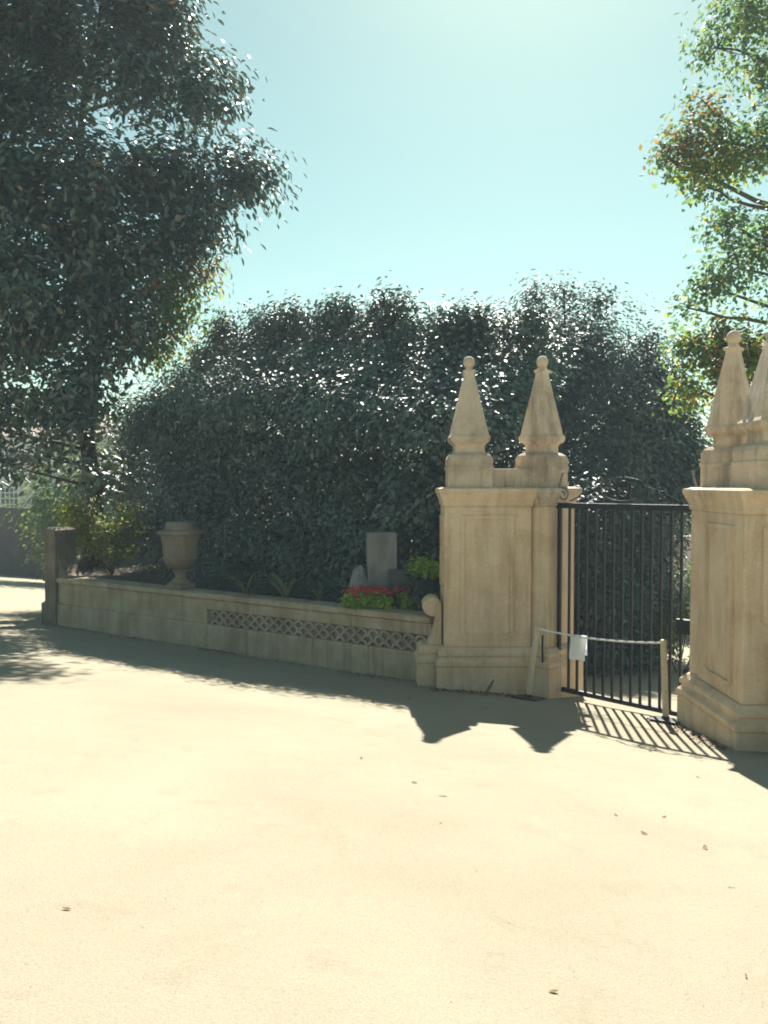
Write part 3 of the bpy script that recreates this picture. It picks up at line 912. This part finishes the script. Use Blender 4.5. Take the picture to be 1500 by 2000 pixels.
shrub('far_shrub', 'bright green sunlit bush seen through the gate at its upper right', (12.0, 33.0, -4.0),
      [(11.2, 33, 0.4, 1.2, 1.0, 1.4), (12.6, 33, 0.6, 1.3, 1.0, 1.4), (13.6, 33.2, 0.2, 1.2, 1.0, 1.6), (12, 33, -1.8, 1.6, 1.2, 1.4)], 6000, 'far_green', 0.17, per=10, spread=0.2)
pw = MB().box(10.6, 13.4, 31.0, 31.3, -4.0, 0.85).build('pale_wall', M['pink'], bevel=0.03)
shrub('far_shrub', 'low green bush at the foot of the far pale wall seen through the gate', (11.0, 28.5, -2.9), [(10.3, 28.5, -0.9, 0.9, 0.6, 0.9), (11.4, 28.5, -0.8, 0.9, 0.6, 0.95), (12.3, 28.6, -1.0, 0.9, 0.6, 0.9)], 3000, 'far_green', 0.15, per=10, spread=0.15)
tag(pw, 'pale pink wall far behind the gate bars at right', 'wall')

# ------------------------------------------------------------------ big magnolia, left
mag = [(-3.10, 18.6, 9.75, 1.0, 1.0, 0.85), (-4.1, 18.6, 11.7, 1.1, 1.1, 1.1), (-4.9, 19.0, 13.3, 1.4, 1.3, 1.3),
       (-5.7, 18.3, 12.1, 1.4, 1.3, 1.3), (-7.2, 18.2, 12.8, 1.6, 1.4, 1.5), (-8.4, 18.2, 12.9, 1.6, 1.5, 1.5),
       (-4.6, 18.5, 10.3, 1.3, 1.2, 1.2), (-5.9, 17.6, 9.7, 1.45, 1.3, 1.3), (-7.5, 17.6, 9.7, 1.5, 1.4, 1.4), (-9.2, 18.0, 10.0, 1.7, 1.5, 1.6),
       (-4.0, 18.6, 8.75, 0.95, 1.0, 0.85), (-5.2, 18.5, 8.2, 1.25, 1.2, 1.2), (-6.7, 17.9, 7.8, 1.5, 1.4, 1.4), (-8.2, 17.9, 7.6, 1.5, 1.4, 1.4),
       (-6.2, 19.0, 6.7, 1.2, 1.1, 0.9, 0.8), (-7.8, 18.6, 6.2, 1.3, 1.2, 0.9, 0.75), (-9.3, 18.6, 6.6, 1.3, 1.2, 1.2, 0.8),
       (-8.5, 18.6, 4.7, 0.9, 0.9, 0.8, 0.5), (-7.4, 18.8, 4.9, 0.9, 0.9, 0.6, 0.4), (-8.7, 18.6, 3.5, 0.7, 0.8, 0.5, 0.5),
       (-5.9, 19.0, 5.5, 1.0, 0.9, 0.8, 0.8), (-6.9, 18.4, 5.2, 0.9, 0.8, 0.8, 0.9), (-6.6, 18.3, 4.2, 0.8, 0.7, 0.6, 0.8), (-7.3, 18.2, 3.5, 0.6, 0.6, 0.5, 0.6), (-6.2, 18.3, 3.3, 0.6, 0.6, 0.5, 0.7), (-5.4, 18.7, 6.6, 0.9, 0.8, 0.8, 0.8), (-7.9, 18.4, 3.9, 0.7, 0.7, 0.5, 0.5), (-9.4, 18.6, 3.8, 0.8, 0.8, 1.0, 0.7),
       (-6.0, 18.8, 14.4, 1.6, 1.5, 1.4, 0.6), (-8.2, 18.8, 14.8, 1.8, 1.6, 1.4, 0.6), (-10.6, 18.5, 12.5, 1.8, 1.6, 1.8, 0.6), (-10.8, 18.5, 8.5, 1.6, 1.6, 1.6, 0.5)]
mag += [(-6.75, 17.9, 11.55, 0.85, 0.8, 0.6), (-7.6, 18.0, 11.1, 0.8, 0.8, 0.6)]
rm = random.Random(11)
mag = [(b[0] + rm.uniform(-.35, .35) * (b[0] < -4.5), b[1] + rm.uniform(-.5, .5), b[2] + rm.uniform(-.5, .5) * (b[0] < -4.5), *b[3:]) for b in mag]
for _ in range(26):
    u_ = rm.uniform(0, 1)
    zc = rm.uniform(6.5, 14.0)
    xr = -3.9 - 0.10 * abs(zc - 10.5) ** 1.6
    mag.append((xr - u_ * 6.0, 18.3 + rm.uniform(-1.3, 1.0), zc, rm.uniform(0.5, 0.9), rm.uniform(0.5, 0.8), rm.uniform(0.4, 0.65), 1.1))
tree('magnolia_tree', 'huge glossy-leaved dark tree filling the upper left of the picture', (-6.85, 19.2, 0.85),
     [(-6.95, 19.3, 0.7), (-6.75, 19.2, 2.4), (-6.95, 19.2, 4.0), (-6.6, 19.0, 6.5), (-7.1, 18.9, 9.0), (-6.7, 18.8, 12.0)], 0.25, [(*b[:3], *(v * 0.84 for v in b[3:6]), *b[6:]) for b in mag], 64000, 'magnolia', 0.20,
     extra=[([(-4.75, 18.6, 7.25, 0.7, 0.6, 0.75), (-4.45, 18.5, 7.55, 0.4, 0.4, 0.4), (-5.2, 18.4, 6.4, 0.6, 0.5, 0.6), (-4.5, 18.2, 6.9, 0.4, 0.4, 0.7), (-3.95, 18.4, 7.3, 0.35, 0.35, 0.4), (-4.2, 18.3, 6.3, 0.4, 0.4, 0.45), (-5.0, 18.2, 5.7, 0.5, 0.4, 0.5)], 2200, 'autumn', 0.14), ([(-4.1, 18.4, 7.65, 0.3, 0.3, 0.3)], 260, 'bronze', 0.13)],
     per=26, spread=0.25, shell=0.5, aspect=0.42, heart=(-6.9, 19.0, 8.5), rand=0.55)

# ------------------------------------------------------------------ autumn tree, right
def q(px, py, d, r, w=1.0):
    return (px, d, py, r, r, r * 0.85, w)
aut = [q(7.4, 12.5, 17, 0.9), q(6.8, 11.7, 17, 0.65, 0.8), q(7.9, 11.3, 17, 0.8), q(6.55, 10.6, 17, 0.42, 0.6), q(6.1, 9.75, 16.8, 0.55, 0.8), q(5.75, 9.4, 16.8, 0.38, 0.7),
       q(6.9, 9.8, 17, 0.75), q(7.75, 9.7, 17, 0.8), q(6.6, 8.9, 17, 0.32, 0.7), q(7.0, 8.2, 17, 0.55), q(7.3, 7.3, 17, 0.8), q(6.6, 6.9, 17, 0.45), q(6.25, 6.45, 17, 0.35, 0.7),
       q(7.85, 7.9, 17, 0.7), q(6.95, 5.95, 17, 0.5), q(6.35, 5.6, 17, 0.42, 0.8), q(7.7, 5.6, 17, 0.6), q(6.2, 4.9, 17, 0.3, 0.7), q(7.0, 4.9, 17, 0.45, 0.8), q(8.4, 10.4, 17, 0.9), q(8.5, 6.6, 17, 0.9), q(8.3, 13, 17, 1.0)]
tree('autumn_tree', 'loose tree with yellowing autumn leaves hanging in at the right edge', (9.6, 17.6, -1.4),
     [(9.6, 17.6, -1.6), (9.4, 17.5, 3.0), (9.2, 17.3, 7.0), (8.9, 17.2, 12.0)], 0.3, aut, 11500, 'oak', 0.115, bark='bark_pale', per=11, spread=0.17, shell=0.6, aspect=0.6, upbias=0.4,
     extra=[([q(6.0, 9.6, 16.8, 0.5), q(7.0, 5.7, 16.9, 0.6), q(6.5, 10.3, 16.9, 0.4)], 700, 'bronze', 0.115), ([q(6.3, 5.6, 16.9, 0.5), q(7.0, 5.4, 16.9, 0.6), q(7.6, 5.3, 16.9, 0.6), q(6.2, 4.7, 16.9, 0.35), q(6.3, 9.2, 16.8, 0.5), q(7.0, 9.3, 16.8, 0.5)], 3200, 'autumn', 0.115)])

# ------------------------------------------------------------------ far left: wall, house, trees
fw = MB().add([(x, y, z) for y in (44.0, 44.5) for x, z in ((-34, -3.5), (-15.5, -3.5), (-15.5, 0.4), (-17.6, 1.0), (-18.6, 1.5), (-21, 1.6), (-24, 1.5), (-34, 1.5))],
              [tuple(range(8)), tuple(reversed(range(8, 16)))] + [(i, (i + 1) % 8, (i + 1) % 8 + 8, i + 8) for i in range(8)])
tag(fw.build('far_wall', M['dark_brown'], bevel=0.02), 'dark brown boundary wall far off beyond the end of the garden wall', 'wall')
hs = empty('far_house', (-25, 64, -5), 'pale house with barred windows glimpsed through the left tree', 'house')
MB().box(-33, -19.8, 62, 72, -5, 6.4).build('wall', M['facade'], hs)
MB().add([(-33.6, 61.4, 6.4), (-19.2, 61.4, 6.4), (-19.2, 72.6, 6.4), (-33.6, 72.6, 6.4), (-30, 67, 8.2), (-23, 67, 8.2)],
         [(3, 2, 1, 0), (0, 1, 5, 4), (1, 2, 5), (2, 3, 4, 5), (3, 0, 4)]).build('roof', M['roof'], hs)
for zz in (0.4, 3.5):
    for i in range(5):
        x = -31.6 + i * 2.55
        w = MB()
        for (a, b2, c0, c1) in ((x, x + 1.5, zz, zz + 0.12), (x, x + 1.5, zz + 2.1, zz + 2.22), (x, x + 0.12, zz + 0.12, zz + 2.1), (x + 1.38, x + 1.5, zz + 0.12, zz + 2.1)):
            w.box(a, b2, 61.86, 62.05, c0, c1)
        for k in range(1, 4):
            w.box(x + 0.12 + k * 0.315 - 0.03, x + 0.12 + k * 0.315 + 0.03, 61.9, 62.03, zz + 0.12, zz + 2.1)
        for k in range(1, 5):
            w.box(x + 0.12, x + 1.38, 61.91, 62.02, zz + k * 0.44 - 0.03, zz + k * 0.44 + 0.03)
        f = w.build('window', M['wood'], hs)
        MB().box(x + 0.1, x + 1.4, 61.96, 62.01, zz + 0.1, zz + 2.15).build('pane', M['glass'], f)
for (x, y, h, r, lab) in ((-13.5, 38, 5.5, 2.6, 'round sunlit green tree far behind the urn end of the wall'), (-9.5, 40, 6.5, 3.0, 'tall far green tree behind the camellia row'), (-36, 50, 9, 3.5, 'far green tree at the left frame edge beyond the wall'), (12.5, 42, 5.0, 3.0, 'far green tree beyond the gate at right'), (17, 44, 6.0, 3.0, 'far green tree behind the right pier')):
    b0 = gz(x, y)
    tree('far_tree', lab, (x, y, b0), [(x, y, b0 - 0.2), (x, y, b0 + 2.5), (x + 0.2, y, h - r)], 0.25,
         [(x, y, h - r, r, r, r * 0.9), (x + r * 0.6, y, h - r * 1.6, r * 0.8, r * 0.8, r * 0.7), (x - r * 0.6, y, h - r * 1.5, r * 0.8, r * 0.8, r * 0.7), (x, y - 0.5, h - r * 2.2, r, r, r * 0.8)], 9000, 'far_green', 0.26,
         group='far trees', per=10, spread=0.3, aspect=0.55)

# ------------------------------------------------------------------ leaf litter and pebbles on the ground
def fallen_leaf_mesh():
    me = bpy.data.meshes.new('fallen_leaf')
    vs, fs = [], []
    N = 6
    for i in range(N + 1):
        s = i / N
        w = 0.028 * math.sin(math.pi * (0.06 + 0.9 * s)) + 0.001
        z = 0.006 + 0.018 * (2 * s - 1) ** 2
        vs += [((s - 0.5) * 0.12, -w, z + w * 0.5), ((s - 0.5) * 0.12, 0, z), ((s - 0.5) * 0.12, w, z + w * 0.55)]
    for i in range(N):
        for k in (0, 1):
            a = i * 3 + k
            fs.append((a, a + 1, a + 4, a + 3))
    me.from_pydata(vs, [], fs)
    me.materials.append(M['dry_leaf'])
    me.shade_smooth()
    return me
fl = fallen_leaf_mesh()
spots = [(1.04, 4.55), (1.79, 4.15), (1.61, 5.0), (0.4, 5.51), (1.54, 5.37), (1.87, 5.4), (1.68, 5.77), (1.91, 4.8), (0.22, 5.84), (-0.18, 6.51),
         (1.15, 3.97), (1.43, 3.17), (-2.0, 6.54), (-1.31, 3.32), (-0.22, 2.75), (0.62, 2.93), (0.33, 4.86), (2.6, 6.7), (2.9, 7.4), (1.2, 9.6), (0.3, 9.9), (-2.6, 11.9), (-4.3, 12.8), (-3.4, 12.1)]
for i, (x, y) in enumerate(spots):
    o = link('fallen_leaf', fl, None, None, (x, y, gz(x, y) - 0.001))
    s = random.uniform(0.28, 0.5) * (0.75 if y < 4.3 else 1.15)
    o.scale = (s, s * random.uniform(0.6, 1.0), s * 0.4)
    o.rotation_euler = (random.uniform(-0.15, 0.15), random.uniform(-0.15, 0.15), random.uniform(0, 6.28))
    tag(o, 'small dry brown leaf lying on the pale ground', 'leaf', 'fallen leaves on the ground')
o = link('propped_leaf', fl, None, None, (1.43, 10.82, gz(1.43, 10.82) + 0.10))
o.scale = (1.9, 1.2, 1.2)
o.rotation_euler = (0.3, -1.05, 0.1)
tag(o, 'dark curled leaf propped upright against the foot of the left pier', 'leaf')

n_l = 1100
tt = RNG.uniform(-0.2, 8.9, n_l)
vv = -np.abs(RNG.normal(size=n_l)) * 0.22 - 0.02
LP = []
for t_, v_ in zip(tt, vv):
    p = W0 + WT * t_ + WV * v_
    if random.random() < 0.5 + 0.5 * math.sin(t_ * 2.7) * math.sin(t_ * 0.9 + 1):
        LP.append((p.x, p.y, gz(p.x, p.y) + 0.012))
for _ in range(260):
    x = random.uniform(0.6, 2.0)
    y = 10.98 - abs(random.gauss(0, 0.16))
    LP.append((x, y, gz(x, y) + 0.012))
for _ in range(160):
    x = 3.44 - abs(random.gauss(0, 0.12))
    y = random.uniform(8.0, 9.3)
    LP.append((x, y, gz(x, y) + 0.012))
LP = np.array(LP)
nn = unit(len(LP)) * 0.35 + np.array([0, 0, 1.0])
nn /= np.linalg.norm(nn, axis=1, keepdims=True)
ll = RNG.uniform(0.02, 0.06, len(LP))
tag(link('leaf_litter', leaf_mesh('leaf_litter', LP, nn, unit(len(LP)), ll, ll * 0.5), M['dry_leaf']), 'scattered dry leaf litter along the foot of the wall and piers', 'leaf litter', kind='stuff')

npb = 3500
yy = 2.2 + 9.5 * RNG.uniform(0, 1, npb) ** 1.5
xx = RNG.uniform(-1, 1, npb) * (0.55 * yy + 0.4)
keep = [(x, y) for x, y in zip(xx, yy) if not (x > 0.3 and y > 10.4) and not (x > 2.9 and y > 7.3)]
oct_v = np.array([(1, 0, 0), (-1, 0, 0), (0, 1, 0), (0, -1, 0), (0, 0, 1), (0, 0, -0.6)], float)
oct_f = [(0, 2, 4), (2, 1, 4), (1, 3, 4), (3, 0, 4), (2, 0, 5), (1, 2, 5), (3, 1, 5), (0, 3, 5)]
vs, fs = [], []
for (x, y) in keep:
    s = 0.0012 + 0.003 * random.random() ** 4
    k = len(vs)
    a = random.uniform(0, 6.28)
    ca, sa = math.cos(a), math.sin(a)
    for v in oct_v:
        px, py, pz = v[0] * s * 1.3, v[1] * s, v[2] * s * 0.7
        vs.append((x + px * ca - py * sa, y + px * sa + py * ca, gz(x, y) + 0.004 + pz))
    fs += [tuple(i + k for i in f) for f in oct_f]
me = bpy.data.meshes.new('gravel')
me.from_pydata(vs, [], fs)
tag(link('gravel', me, M['pebble']), 'fine scattered grit on the sandy ground', 'gravel', kind='stuff')

# ------------------------------------------------------------------ added haze that imitates lens glare
m = bpy.data.materials.new('veil')
m.use_nodes = True
nt = m.node_tree
nt.nodes.remove(nt.nodes['Principled BSDF'])
pv = nt.nodes.new('ShaderNodeVolumePrincipled')
pv.inputs['Color'].default_value = (0.70, 0.88, 1.0, 1)
pv.inputs['Density'].default_value = 0.0018  # added scatter that lifts the dark foliage
pv.inputs['Anisotropy'].default_value = 0.0
nt.links.new(pv.outputs[0], nt.nodes['Material Output'].inputs['Volume'])
hz = MB().box(-420, 420, -220, 620, -8.0, 19.0).build('veil', m)
tag(hz, 'thin added haze hanging over the whole scene', 'veil', kind='stuff')
